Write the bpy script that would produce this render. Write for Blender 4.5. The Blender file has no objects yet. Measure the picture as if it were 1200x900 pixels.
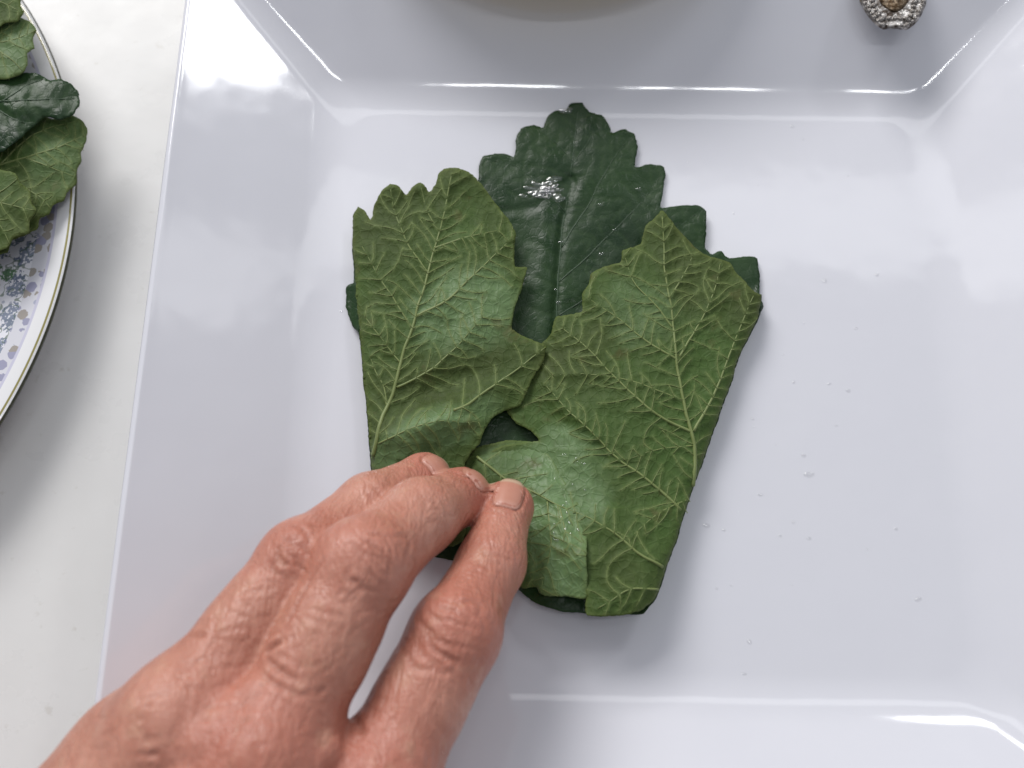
import bpy, bmesh, math, random
import numpy as np
from mathutils import Vector, Matrix
from mathutils.geometry import delaunay_2d_cdt
from mathutils.bvhtree import BVHTree

S = 0.01                      # everything below is laid out in centimetres
scene = bpy.context.scene
C = scene.collection
rng = np.random.default_rng(7)
random.seed(7)

# ------------------------------------------------------------------ camera
TILT = math.radians(18); DIST = 27.5; FPX = 1270.0
CAM = np.array([0, -DIST*math.sin(TILT), DIST*math.cos(TILT)])
FWD = np.array([0, math.sin(TILT), -math.cos(TILT)])
RGT = np.array([1.0, 0, 0]); UPV = np.array([0, math.cos(TILT), math.sin(TILT)])
cd = bpy.data.cameras.new('camera'); cam = bpy.data.objects.new('camera', cd); C.objects.link(cam)
cd.sensor_width = 36; cd.lens = 36*FPX/1200; cd.clip_start = 0.005; cd.clip_end = 50
cam.location = CAM*S; cam.rotation_euler = (TILT, 0, 0)
cd.dof.use_dof = True; cd.dof.focus_distance = 0.265; cd.dof.aperture_fstop = 11
scene.camera = cam

# ------------------------------------------------------------------ light
scene.view_settings.view_transform = 'Standard'; scene.view_settings.look = 'None'
scene.view_settings.exposure = 0; scene.view_settings.gamma = 1
w = bpy.data.worlds.new('World'); scene.world = w; w.use_nodes = True
bg = w.node_tree.nodes['Background']; bg.inputs[0].default_value = (0.885, 0.92, 1.0, 1); bg.inputs[1].default_value = 0.33

def area(name, loc, target, sx, sy, power, col):
    l = bpy.data.lights.new(name, 'AREA'); l.shape = 'RECTANGLE'; l.size = sx*S; l.size_y = sy*S
    l.energy = power; l.color = col
    o = bpy.data.objects.new(name, l); C.objects.link(o)
    o.location = Vector(loc)*S
    o.rotation_euler = (Vector(target)-Vector(loc)).to_track_quat('-Z', 'Y').to_euler()
    return o
area('window_light_north', (-68, 132, 108), (0, 0, 0), 100, 74, 29.5, (1.0, 0.98, 0.965))
area('window_light_east', (82, 110, 112), (0, 0, 0), 27, 20, 3.0, (0.97, 0.98, 1.0))
area('added_band_light', (15, 60, 112), (15, 0, 0), 150, 13, 0.95, (0.97, 0.98, 1.0))      # narrow strip lamp, added to reflect as bands across the plate
for x, wd in ((-3, 16), (18, 5), (28, 9), (47, 5)):            # small overhead lamps, added to reflect as glints along the cove
    area('added_glint_light', (x, -11, 120), (x, 5, 0), wd, 5, 0.036*wd, (0.97, 0.99, 1.0))

# ------------------------------------------------------------------ helpers
def ray(u, v):
    u = np.asarray(u, float); v = np.asarray(v, float)
    return FWD*FPX + np.multiply.outer(u-600, RGT) - np.multiply.outer(v-450, UPV)
def P(u, v, z):
    d = ray(u, v); k = (np.asarray(z, float)-CAM[2])/d[..., 2]
    return CAM + d*k[..., None]

def tag(o, label=None, cat=None, group=None, kind=None):
    if label: o['label'] = label
    if cat: o['category'] = cat
    if group: o['group'] = group
    if kind: o['kind'] = kind
    return o
def link(name, me, mats, parent=None, smooth=True):
    o = bpy.data.objects.new(name, me); C.objects.link(o)
    for m in (mats if isinstance(mats, (list, tuple)) else [mats]): me.materials.append(m)
    if smooth: me.polygons.foreach_set('use_smooth', [True]*len(me.polygons))
    if parent is not None:
        o.parent = parent
        o.matrix_parent_inverse = parent.matrix_world.inverted() if False else Matrix.Translation(-Vector(parent.location))
    return o
def mesh(name, verts, faces):
    me = bpy.data.meshes.new(name)
    me.from_pydata((np.asarray(verts)*S).tolist(), [], faces if isinstance(faces, list) else faces.tolist())
    me.update(); return me
def empty(name, loc_cm):
    o = bpy.data.objects.new(name, None); C.objects.link(o); o.location = Vector(loc_cm)*S
    o.empty_display_size = 0.01
    return o
def attr(me, name, vals):
    a = me.attributes.new(name, 'FLOAT', 'POINT'); a.data.foreach_set('value', np.asarray(vals, np.float32))

class NT:
    def __init__(s, name):
        s.m = bpy.data.materials.new(name); s.m.use_nodes = True
        s.t = s.m.node_tree; s.b = s.t.nodes['Principled BSDF']
    def n(s, typ, **kw):
        nd = s.t.nodes.new('ShaderNode'+typ)
        for k, v in kw.items():
            if k in nd.inputs: s.set(nd.inputs[k], v)
            else: setattr(nd, k, v)
        return nd
    def set(s, sock, v):
        if isinstance(v, bpy.types.NodeSocket): s.t.links.new(v, sock)
        elif isinstance(v, bpy.types.Node): s.t.links.new(v.outputs[0], sock)
        else: sock.default_value = v
    def bs(s, **kw):
        for k, v in kw.items(): s.set(s.b.inputs[k.replace('_', ' ')], v)
    def math(s, op, a, b=0.0, c=None):
        nd = s.t.nodes.new('ShaderNodeMath'); nd.operation = op
        s.set(nd.inputs[0], a); s.set(nd.inputs[1], b)
        if c is not None: s.set(nd.inputs[2], c)
        return nd.outputs[0]
    def mix(s, f, a, b, blend='MIX'):
        nd = s.t.nodes.new('ShaderNodeMix'); nd.data_type = 'RGBA'; nd.blend_type = blend
        s.set(nd.inputs[0], f)
        for i, v in ((6, a), (7, b)):
            if isinstance(v, tuple) and len(v) == 3: v = (*v, 1)
            s.set(nd.inputs[i], v)
        return nd.outputs[2]
    def ramp(s, f, stops, interp='LINEAR'):
        nd = s.t.nodes.new('ShaderNodeValToRGB'); nd.color_ramp.interpolation = interp
        e = nd.color_ramp.elements
        while len(e) < len(stops): e.new(0.5)
        for el, (p, c) in zip(e, stops):
            el.position = p; el.color = (*c, 1) if isinstance(c, tuple) else (c, c, c, 1)
        s.set(nd.inputs[0], f); return nd.outputs[0]
    def coord(s, scale=1.0):
        tc = s.t.nodes.new('ShaderNodeTexCoord'); mp = s.t.nodes.new('ShaderNodeMapping')
        s.t.links.new(tc.outputs['Object'], mp.inputs[0])
        mp.inputs['Scale'].default_value = (scale,)*3 if not isinstance(scale, tuple) else scale
        return mp.outputs[0]
    def noise(s, scale, detail=3, vec=None, rough=0.55):
        nd = s.n('TexNoise', Scale=scale, Detail=detail, Roughness=rough)
        s.set(nd.inputs['Vector'], vec if vec is not None else s.coord(100.0)); return nd.outputs[0]
    def bump(s, h, strength, dist):
        nd = s.n('Bump', Strength=strength, Distance=dist); s.set(nd.inputs['Height'], h); return nd.outputs[0]
    def attr(s, name):
        nd = s.n('Attribute'); nd.attribute_name = name; return nd.outputs['Fac']

def smooth_noise(x, y, scale, seed=0, octs=3):
    """cheap value noise on arrays"""
    out = np.zeros_like(x, float); amp = 1.0; tot = 0
    for o in range(octs):
        r = np.random.default_rng(seed*31+o+1); T = r.random((64, 64))*2-1
        X = x/scale*(2**o); Y = y/scale*(2**o)
        i = np.floor(X).astype(int); j = np.floor(Y).astype(int); fx = X-i; fy = Y-j
        fx = fx*fx*(3-2*fx); fy = fy*fy*(3-2*fy)
        g = lambda a, b: T[a % 64, b % 64]
        out += amp*((g(i, j)*(1-fx)+g(i+1, j)*fx)*(1-fy)+(g(i, j+1)*(1-fx)+g(i+1, j+1)*fx)*fy)
        tot += amp; amp *= 0.5
    return out/tot
def seg_dist(px, py, line):
    """distance of points to a polyline"""
    best = np.full(px.shape, 1e9)
    L = np.asarray(line, float)
    for a, b in zip(L[:-1], L[1:]):
        d = b-a; q = d@d+1e-9
        t = np.clip(((px-a[0])*d[0]+(py-a[1])*d[1])/q, 0, 1)
        best = np.minimum(best, np.hypot(px-a[0]-t*d[0], py-a[1]-t*d[1]))
    return best
def resample(line, step, closed=False):
    L = np.asarray(line, float)
    if closed: L = np.vstack([L, L[:1]])
    s = np.r_[0, np.cumsum(np.linalg.norm(np.diff(L, axis=0), axis=1))]
    n = max(2, int(s[-1]/step)+1); t = np.linspace(0, s[-1], n)
    R = np.stack([np.interp(t, s, L[:, k]) for k in range(L.shape[1])], 1)
    return R[:-1] if closed else R
def chaikin(L, closed, it=1, keep=0.2):
    L = np.asarray(L, float)
    for _ in range(it):
        if closed:
            A = L; B = np.roll(L, -1, 0)
            L = np.stack([A*(1-keep)+B*keep, A*keep+B*(1-keep)], 1).reshape(-1, L.shape[1])
        else:
            A = L[:-1]; B = L[1:]
            M = np.stack([A*(1-keep)+B*keep, A*keep+B*(1-keep)], 1).reshape(-1, L.shape[1])
            L = np.vstack([L[:1], M[1:-1], L[-1:]])
    return L
def inside(px, py, poly):
    r = np.zeros(px.shape, bool); n = len(poly); j = n-1
    for i in range(n):
        xi, yi = poly[i]; xj, yj = poly[j]
        if yi != yj:
            c = ((yi > py) != (yj > py)) & (px < (xj-xi)*(py-yi)/(yj-yi)+xi); r ^= c
        j = i
    return r

# ------------------------------------------------------------------ materials
def ceramic():
    k = NT('glazed white ceramic'); nz = k.noise(0.35, 4); fine = k.noise(9, 3)
    k.bs(Base_Color=k.mix(nz, (0.675, 0.68, 0.735), (0.71, 0.715, 0.765)),
         Roughness=k.ramp(k.noise(1.3, 4), [(0.35, 0.06), (0.75, 0.11)]), IOR=1.52, Coat_Weight=0.3, Coat_Roughness=0.06,
         Normal=k.bump(k.math('ADD', k.noise(0.45, 2), k.math('MULTIPLY', fine, 0.012)), 0.22, 0.0009))
    return k.m
def table_mat():
    k = NT('white lacquered table'); nz = k.noise(0.12, 5)
    c = k.mix(k.ramp(nz, [(0.3, 0.0), (0.7, 1.0)]), (0.70, 0.695, 0.68), (0.76, 0.76, 0.755))
    c = k.mix(k.math('MULTIPLY', k.ramp(k.noise(2.2, 6), [(0.66, 0.0), (0.74, 1.0)]), 0.30), c, (0.45, 0.42, 0.36))        # faint stains
    k.bs(Base_Color=c, Roughness=k.ramp(k.noise(0.8, 6), [(0.3, 0.24), (0.8, 0.40)]), Specular_IOR_Level=0.35,
         Normal=k.bump(k.noise(0.6, 3), 0.2, 0.0008))
    return k.m
def leaf_under():
    k = NT('vine leaf underside')
    a = k.ramp(k.noise(0.33, 4), [(0.34, 0.0), (0.66, 1.0)])
    c = k.mix(a, (0.040, 0.059, 0.009), (0.050, 0.098, 0.018))
    c = k.mix(k.attr('pale'), c, (0.130, 0.215, 0.088))  # paler patches; on the folded leaf they paint in its wet sheen
    c = k.mix(k.math('MULTIPLY', k.ramp(k.noise(2.6, 4), [(0.45, 0.0), (0.8, 1.0)]), 0.45), c, (0.034, 0.056, 0.010))
    c = k.mix(k.math('MULTIPLY', k.attr('net'), 0.7), c, (0.15, 0.20, 0.065))
    c = k.mix(k.math('MULTIPLY', k.attr('edge'), 0.35), c, (0.16, 0.19, 0.05))
    c = k.mix(k.math('MULTIPLY', k.ramp(k.noise(1.25, 5), [(0.62, 0.0), (0.72, 1.0)]), 0.5), c, (0.085, 0.070, 0.018))      # brownish blemishes
    vo = k.n('TexVoronoi', feature='DISTANCE_TO_EDGE', Scale=4.5); k.set(vo.inputs['Vector'], k.coord(100.0))
    h = k.math('MINIMUM', vo.outputs['Distance'], 0.12)
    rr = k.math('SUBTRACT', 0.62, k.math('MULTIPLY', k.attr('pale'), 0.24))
    rr = k.math('ADD', rr, k.math('MULTIPLY', k.noise(3, 4), 0.14))
    k.bs(Base_Color=c, Roughness=rr, Specular_IOR_Level=0.32,
         Normal=k.bump(k.math('SUBTRACT', k.math('MULTIPLY', k.noise(7, 4), 0.14), h), 0.55, 0.0011))
    k.b.inputs['Subsurface Weight'].default_value = 0.08; k.b.inputs['Subsurface Radius'].default_value = (0.0008, 0.0015, 0.0004)
    return k.m
def leaf_top():
    k = NT('vine leaf upper face')
    a = k.ramp(k.noise(0.4, 4), [(0.35, 0.0), (0.65, 1.0)])
    c = k.mix(a, (0.0095, 0.029, 0.0100), (0.020, 0.051, 0.0145))
    c = k.mix(k.math('MULTIPLY', k.attr('net'), 0.35), c, (0.045, 0.085, 0.03))
    vo = k.n('TexVoronoi', feature='DISTANCE_TO_EDGE', Scale=5.5); k.set(vo.inputs['Vector'], k.coord(100.0))
    h = k.math('MINIMUM', vo.outputs['Distance'], 0.12)
    k.bs(Base_Color=c, Roughness=k.ramp(k.noise(1.6, 5), [(0.35, 0.27), (0.65, 0.50)]), Specular_IOR_Level=0.26,
         Normal=k.bump(k.math('ADD', k.math('MULTIPLY', k.noise(3, 4), 0.25), k.math('MULTIPLY', h, 0.4)), 0.42, 0.0014))
    return k.m
def vein_mat():
    k = NT('pale leaf vein')
    c = k.mix(k.noise(1.5, 3), (0.125, 0.165, 0.042), (0.22, 0.27, 0.095))
    k.bs(Base_Color=c, Roughness=0.5); return k.m
def vein_dark():
    k = NT('sunken leaf vein')
    c = k.mix(k.noise(1.5, 3), (0.016, 0.045, 0.018), (0.035, 0.075, 0.03))
    k.bs(Base_Color=c, Roughness=0.45); return k.m
def skin():
    k = NT('weathered skin')
    a = k.ramp(k.noise(0.8, 5), [(0.32, 0.0), (0.68, 1.0)])
    c = k.mix(a, (0.45, 0.192, 0.132), (0.57, 0.288, 0.212))
    c = k.mix(k.math('MULTIPLY', k.attr('red'), 0.75), c, (0.43, 0.115, 0.080))
    c = k.mix(k.math('MULTIPLY', k.ramp(k.noise(2.8, 5), [(0.52, 0.0), (0.72, 1.0)]), 0.5), c, (0.43, 0.155, 0.105))
    c = k.mix(k.math('MULTIPLY', k.ramp(k.noise(1.7, 4, k.coord((100.0, 100.0, 130.0))), [(0.56, 0.0), (0.72, 1.0)]), 0.35), c, (0.60, 0.36, 0.25))
    c = k.mix(k.math('MULTIPLY', k.attr('crease'), 0.55), c, (0.30, 0.105, 0.065))
    vo = k.n('TexVoronoi', feature='DISTANCE_TO_EDGE', Scale=10.0); k.set(vo.inputs['Vector'], k.coord(100.0))
    h1 = k.math('MULTIPLY', k.math('MINIMUM', vo.outputs['Distance'], 0.2), 0.7)
    # long fine skin lines that run across the back of the hand
    mp = k.n('Mapping'); tc = k.n('TexCoord'); k.t.links.new(tc.outputs['Object'], mp.inputs[0])
    mp.inputs['Rotation'].default_value = (0, 0, math.radians(-38)); mp.inputs['Scale'].default_value = (620, 150, 260)
    wr = k.n('TexNoise', Scale=1.0, Detail=4, Roughness=0.6, Distortion=0.8); k.set(wr.inputs['Vector'], mp.outputs[0])
    def ridges(rot, sc, seed):
        m2 = k.n('Mapping'); k.t.links.new(tc.outputs['Object'], m2.inputs[0])
        m2.inputs['Location'].default_value = (seed, seed*0.7, 0); m2.inputs['Rotation'].default_value = (0, 0, math.radians(rot)); m2.inputs['Scale'].default_value = sc
        nn = k.n('TexNoise', Scale=1.0, Detail=3, Roughness=0.6, Distortion=0.5); k.set(nn.inputs['Vector'], m2.outputs[0])
        return k.math('MINIMUM', k.math('MULTIPLY', k.math('ABSOLUTE', k.math('SUBTRACT', nn.outputs[0], 0.5)), 11.0), 1.0)
    ra = ridges(-38, (230, 80, 130), 3.0); rb = ridges(20, (240, 95, 140), 8.0)
    lines_ = k.math('ADD', k.math('MULTIPLY', ra, 0.55), k.math('MULTIPLY', rb, 0.35))
    h = k.math('ADD', k.math('ADD', h1, k.math('MULTIPLY', wr.outputs[0], 0.5)), k.math('ADD', lines_, k.math('MULTIPLY', k.noise(16, 3), 0.12)))
    c = k.mix(k.math('MULTIPLY', k.math('SUBTRACT', 1.0, ra), 0.16), c, (0.30, 0.10, 0.06))
    k.bs(Base_Color=c, Roughness=k.ramp(k.noise(5, 3), [(0.3, 0.30), (0.7, 0.46)]), Specular_IOR_Level=0.42,
         Normal=k.bump(h, 0.30, 0.0012))
    k.b.inputs['Subsurface Weight'].default_value = 0.16
    k.b.inputs['Subsurface Radius'].default_value = (0.0045, 0.0016, 0.0009); k.b.inputs['Subsurface Scale'].default_value = 1.0
    return k.m
def nail_mat():
    k = NT('fingernail')
    c = k.mix(k.noise(2.5, 3), (0.46, 0.195, 0.135), (0.53, 0.26, 0.19))
    c = k.mix(k.ramp(k.attr('along'), [(0.80, 0.0), (0.86, 1.0)]), c, (0.52, 0.36, 0.25))
    c = k.mix(k.math('MULTIPLY', k.ramp(k.attr('along'), [(0.10, 1.0), (0.26, 0.0)]), 0.2), c, (0.66, 0.45, 0.40))
    k.bs(Base_Color=c, Roughness=0.28)
    return k.m
def silver():
    k = NT('tarnished silver')
    n = k.ramp(k.noise(7, 5), [(0.40, 0.0), (0.62, 1.0)])
    k.bs(Base_Color=k.mix(n, (0.07, 0.055, 0.045), (0.66, 0.63, 0.60)), Metallic=1.0, Roughness=k.ramp(k.noise(4, 3), [(0.3, 0.16), (0.7, 0.36)]),
         Normal=k.bump(k.noise(9, 4), 0.4, 0.0008)); return k.m
def silver_dark():
    k = NT('brown metal panel')
    k.bs(Base_Color=k.mix(k.ramp(k.noise(8, 5), [(0.42, 0.0), (0.6, 1.0)]), (0.09, 0.055, 0.028), (0.30, 0.23, 0.16)), Metallic=0.8, Roughness=0.35, Normal=k.bump(k.noise(10, 4), 0.8, 0.001)); return k.m
def water():
    k = NT('water'); t = k.n('BsdfTransparent'); g = k.n('BsdfGlossy', Roughness=0.04); pass
    mx = k.n('MixShader'); k.set(mx.inputs[0], 0.15); k.set(mx.inputs[1], t.outputs[0]); k.set(mx.inputs[2], g.outputs[0])
    k.t.links.new(mx.outputs[0], k.t.nodes['Material Output'].inputs[0]); return k.m
def bowl_mat():
    k = NT('olive brown glaze of added bowl')
    k.bs(Base_Color=k.mix(k.noise(0.5, 5), (0.68, 0.49, 0.10), (0.75, 0.57, 0.15)), Roughness=0.3); return k.m
def rice_mat():
    k = NT('herbed rice filling')
    k.bs(Base_Color=k.mix(k.ramp(k.noise(3, 4), [(0.4, 0.0), (0.6, 1.0)]), (0.40, 0.25, 0.09), (0.58, 0.45, 0.25)), Roughness=0.5); return k.m
M_CER, M_TAB, M_UND, M_TOP, M_VEIN, M_VDARK = ceramic(), table_mat(), leaf_under(), leaf_top(), vein_mat(), vein_dark()
M_SKIN, M_NAIL, M_SILV, M_SILD, M_WAT = skin(), nail_mat(), silver(), silver_dark(), water()

# ------------------------------------------------------------------ table and square plate
ZT = -0.85
def slab(x0, x1, y0, y1, z0, z1):
    bm = bmesh.new(); bmesh.ops.create_cube(bm, size=1)
    for v in bm.verts:
        v.co = Vector(((x0+x1)/2+v.co.x*(x1-x0), (y0+y1)/2+v.co.y*(y1-y0), (z0+z1)/2+v.co.z*(z1-z0)))*S
    bmesh.ops.bevel(bm, geom=bm.edges[:], offset=0.3*S, segments=3, affect='EDGES', profile=0.5)
    me = bpy.data.meshes.new('table_top'); bm.to_mesh(me); bm.free(); return me
tag(link('table_top', slab(-70, 70, -45, 60, ZT-3, ZT), M_TAB, smooth=False), kind='structure')

def square_loop(hx, hy, r, n_side, n_cor):
    pts = []
    for q in range(4):
        a0 = q*math.pi/2; cx = (hx-r)*(1 if q in (0, 3) else -1); cy = (hy-r)*(1 if q in (0, 1) else -1)
        for i in range(n_cor+1):
            a = a0+math.pi/2*i/n_cor; pts.append((cx+r*math.cos(a), cy+r*math.sin(a)))
        q2 = (q+1) % 4; a = a0+math.pi/2
        nx_ = (hx-r)*(1 if q2 in (0, 3) else -1); ny_ = (hy-r)*(1 if q2 in (0, 1) else -1)
        p = np.array(pts[-1]); e = np.array((nx_+r*math.cos(a), ny_+r*math.sin(a)))
        for i in range(1, n_side): pts.append(tuple(p+(e-p)*i/n_side))
    return np.array(pts)
def square_plate():
    H = 8.42; prof = []; dy = -0.25
    for s in np.linspace(-0.55*H, -0.85, 6): prof.append((s, 0.0, max(0.5, 0.5)))
    ang = math.radians(27); R = 2.6                    # cove that turns the well into the rim
    x0 = -0.85
    for a in np.linspace(0, ang, 12)[1:]: prof.append((x0+R*math.sin(a), R*(1-math.cos(a)), 0.75))
    xs, zs = prof[-1][:2]; L = 3.4-xs
    for t in np.linspace(0, 1, 8)[1:]: prof.append((xs+L*t, zs+L*t*math.tan(ang)*(1+0.05*t), 0.75-0.25*t))
    xe, ze = prof[-1][:2]
    for a in np.linspace(100, -80, 9): prof.append((xe+0.02+0.16*math.cos(math.radians(a)), ze-0.15+0.16*math.sin(math.radians(a)), 0.6))
    prof += [(xe-0.4, ze-0.42, 0.6), (0.3, -0.25, 0.8), (-0.6, -0.52, 0.8), (-0.7, ZT+0.02, 0.8), (-0.8, ZT, 0.8), (-1.1, ZT, 0.8), (-1.25, -0.62, 0.8), (-1.6, -0.5, 0.8), (-4.6, -0.5, 0.8)]
    ns, nc = 26, 7; V = []; F = []
    for s, z, r in prof:
        l = square_loop(H+s, H+s+dy, r, ns, nc)
        zz = np.full(len(l), z)
        if 0 < z: zz = zz + 0.03*z*smooth_noise(l[:, 0]+40, l[:, 1]+40, 6, 3)
        V.append(np.c_[l, zz])
    n = len(V[0])
    for i in range(len(V)-1):
        for j in range(n):
            k = (j+1) % n; F.append((i*n+j, (i+1)*n+j, (i+1)*n+k, i*n+k))
    F.append(tuple(range(n))); F.append(tuple(range((len(V)-1)*n, len(V)*n))[::-1])
    return mesh('square_plate', np.vstack(V), F)
pl = link('square_plate', square_plate(), M_CER)
pl.location = (3.12*S, 0.3*S, 0); pl.rotation_euler = (0, 0, math.radians(-0.9))
sub = pl.modifiers.new('sub', 'SUBSURF'); sub.levels = 1; sub.render_levels = 1
tag(pl, 'large square white glazed plate with sloping rim under the folded leaf', 'plate')

# ------------------------------------------------------------------ leaf builder
def smoothmin_net(u, v, spacing, seed):
    r = np.random.default_rng(seed)
    u0, u1, v0, v1 = u.min()-spacing, u.max()+spacing, v.min()-spacing, v.max()+spacing
    gx, gy = np.meshgrid(np.arange(u0, u1, spacing), np.arange(v0, v1, spacing))
    s = np.stack([gx.ravel(), gy.ravel()], 1); s += r.uniform(-.42, .42, s.shape)*spacing
    f1 = np.full(u.shape, 1e9); f2 = f1.copy()
    for k in range(0, len(u), 4000):
        d = np.hypot(u[k:k+4000, None]-s[None, :, 0], v[k:k+4000, None]-s[None, :, 1])
        p = np.partition(d, 1, axis=1); f1[k:k+4000] = p[:, 0]; f2[k:k+4000] = p[:, 1]
    return f1, f2

def warp(u, v):              # slight waviness so that folds and edges never run dead straight
    return u+3.2*smooth_noise(u+700, v+700, 46, 71), v+2.4*smooth_noise(u+900, v+900, 40, 72)

def tube(points, radii, sides=6):
    pts = np.asarray(points, float); n = len(pts); V = []; F = []
    T = np.gradient(pts, axis=0); T /= np.linalg.norm(T, axis=1)[:, None]+1e-9
    for i in range(n):
        a = np.cross(T[i], (0, 0, 1.0)); a /= np.linalg.norm(a)+1e-9; b = np.cross(a, T[i])
        for q in range(sides):
            th = 2*math.pi*q/sides; V.append(pts[i]+radii[i]*(math.cos(th)*a+math.sin(th)*b))
    for i in range(n-1):
        for q in range(sides):
            r = (q+1) % sides; F.append((i*sides+q, i*sides+r, (i+1)*sides+r, (i+1)*sides+q))
    F.append(tuple(range(sides))[::-1]); F.append(tuple((n-1)*sides+q for q in range(sides)))
    return V, F

def leaf_piece(name, outline, zf, parent, mats, veins=(), fine=True, grid=3.0, seed=1, quilt=0.05, net_sp=15,
               pale=(), round_it=1, vein_mat=None, vein_r=0.043, thick=0.02, jag=0.8, groove=False, vein_parent=None, fine_len=34):
    """a piece of leaf: outline and veins are drawn over the table, zf gives the height, the result is a thin curved solid"""
    O = chaikin(outline, True, round_it, 0.09); O = resample(O, grid, True)
    r = np.random.default_rng(seed)
    O = O + r.normal(0, jag*0.35, O.shape)
    gu, gv = np.meshgrid(np.arange(O[:, 0].min(), O[:, 0].max(), grid), np.arange(O[:, 1].min(), O[:, 1].max(), grid*0.87))
    gu = gu + (np.arange(gu.shape[0]) % 2)[:, None]*grid/2
    gu = gu.ravel(); gv = gv.ravel()
    m = inside(gu, gv, O); gu = gu[m]; gv = gv[m]
    dB = seg_dist(gu, gv, np.vstack([O, O[:1]])); m = dB > grid*0.55; gu = gu[m]; gv = gv[m]
    U = np.r_[O[:, 0], gu]; Vv = np.r_[O[:, 1], gv]; n = len(O)
    res = delaunay_2d_cdt([Vector((a, -b)) for a, b in zip(U, Vv)], [(i, (i+1) % n) for i in range(n)], [], 0, 1e-5)
    vs = np.array([tuple(p) for p in res[0]]); U = vs[:, 0]; Vv = -vs[:, 1]
    F = np.array([f for f in res[2] if len(f) == 3])
    cx = U[F].mean(1); cy = Vv[F].mean(1); F = F[inside(cx, cy, O)]
    # veins and the fine net between them
    lines = [chaikin(l, False, 2) for l, *_ in veins]
    dv = np.full(U.shape, 1e9)
    for l in lines: dv = np.minimum(dv, seg_dist(U, Vv, l))
    sp_ = 2.0; u0_, v0_ = O.min(0)-4; u1_, v1_ = O.max(0)+4
    mu, mv = np.meshgrid(np.arange(u0_, u1_, sp_), np.arange(v0_, v1_, sp_)); msk = inside(mu, mv, O)
    isin = lambda p: msk[min(max(int((p[1]-v0_)/sp_), 0), msk.shape[0]-1), min(max(int((p[0]-u0_)/sp_), 0), msk.shape[1]-1)]
    lp = np.vstack([resample(l, 2.0) for l in lines]) if lines else None
    small = []; allp = np.full((20000, 2), 1e6); na_ = 0
    if fine and lines:
        for l in lines:
            R = resample(l, 10.5+r.random()*3); T = np.gradient(R, axis=0); T /= np.linalg.norm(T, axis=1)[:, None]+1e-9
            for i in range(1, len(R)):
                for sd in (-1, 1):
                    if r.random() < 0.2: continue
                    a = math.radians(r.uniform(42, 72))*sd; p = R[i].copy(); d = np.array([T[i][0]*math.cos(a)-T[i][1]*math.sin(a), T[i][0]*math.sin(a)+T[i][1]*math.cos(a)])
                    path = [p.copy()]; wob = r.normal(0, 0.05); start = p.copy()
                    for q in range(int(r.uniform(0.6, 1.5)*fine_len/4)):
                        wob = 0.75*wob+r.normal(0, 0.055); d = np.array([d[0]*math.cos(wob)-d[1]*math.sin(wob), d[0]*math.sin(wob)+d[1]*math.cos(wob)])
                        p = p+d*4
                        if not isin(p): break
                        path.append(p.copy())
                        if q > 1 and np.hypot(lp[:, 0]-p[0], lp[:, 1]-p[1]).min() < 2.8: break       # joins the next vein
                        if q > 0 and small and np.abs(allp[:na_]-p).sum(1).min() < 3.5: break
                    if len(path) > 3:
                        small.append(np.array(path)); k_ = min(len(path), len(allp)-na_); allp[na_:na_+k_] = path[:k_]; na_ += k_
        ds = np.full(U.shape, 1e9)
        for l in small:
            bb = (U > l[:, 0].min()-14) & (U < l[:, 0].max()+14) & (Vv > l[:, 1].min()-14) & (Vv < l[:, 1].max()+14)
            if bb.any(): ds[bb] = np.minimum(ds[bb], seg_dist(U[bb], Vv[bb], l))
    else: ds = np.full(U.shape, 1e9)
    f1, f2 = smoothmin_net(U, Vv, net_sp, seed)
    net = np.exp(-((f2-f1)/2.4)**2)
    sgn = -1 if groove else 1
    def relief(U, Vv, dv, ds, net):
        return quilt*sgn*(0.9*np.exp(-dv/9)+0.55*np.exp(-ds/5)+0.28*net) + quilt*0.8*smooth_noise(U+500, Vv+500, 34, seed)
    Z = np.maximum(zf(U, Vv)+relief(U, Vv, dv, ds, net), 0.06)
    me = mesh(name, P(*warp(U, Vv), Z), F)
    attr(me, 'net', np.clip(0.16*net+0.8*np.exp(-(ds/1.6)**2), 0, 1))
    attr(me, 'edge', np.exp(-seg_dist(U, Vv, np.vstack([O, O[:1]]))/3.0))
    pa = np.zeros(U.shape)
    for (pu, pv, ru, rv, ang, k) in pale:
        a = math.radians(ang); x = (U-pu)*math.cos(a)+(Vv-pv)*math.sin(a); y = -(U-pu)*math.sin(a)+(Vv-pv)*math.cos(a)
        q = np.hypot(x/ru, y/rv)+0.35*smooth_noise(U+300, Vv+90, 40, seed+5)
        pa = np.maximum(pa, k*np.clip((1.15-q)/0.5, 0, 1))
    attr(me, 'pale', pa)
    o = link(name, me, mats, parent)
    sm = o.modifiers.new('thickness', 'SOLIDIFY'); sm.thickness = thick*S; sm.offset = -1; sm.material_offset = 1 if len(mats) > 1 else 0
    vp = vein_parent or o
    def surf(L, lift, sm_=False):
        dd = np.full(len(L), 1e9)
        for q in lines: dd = np.minimum(dd, seg_dist(L[:, 0], L[:, 1], q))
        z = zf(L[:, 0], L[:, 1])+relief(L[:, 0], L[:, 1], dd, np.full(len(L), 0.0 if sm_ else 12.0), np.full(len(L), 0.2))+lift
        return P(*warp(L[:, 0], L[:, 1]), z)
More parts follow.
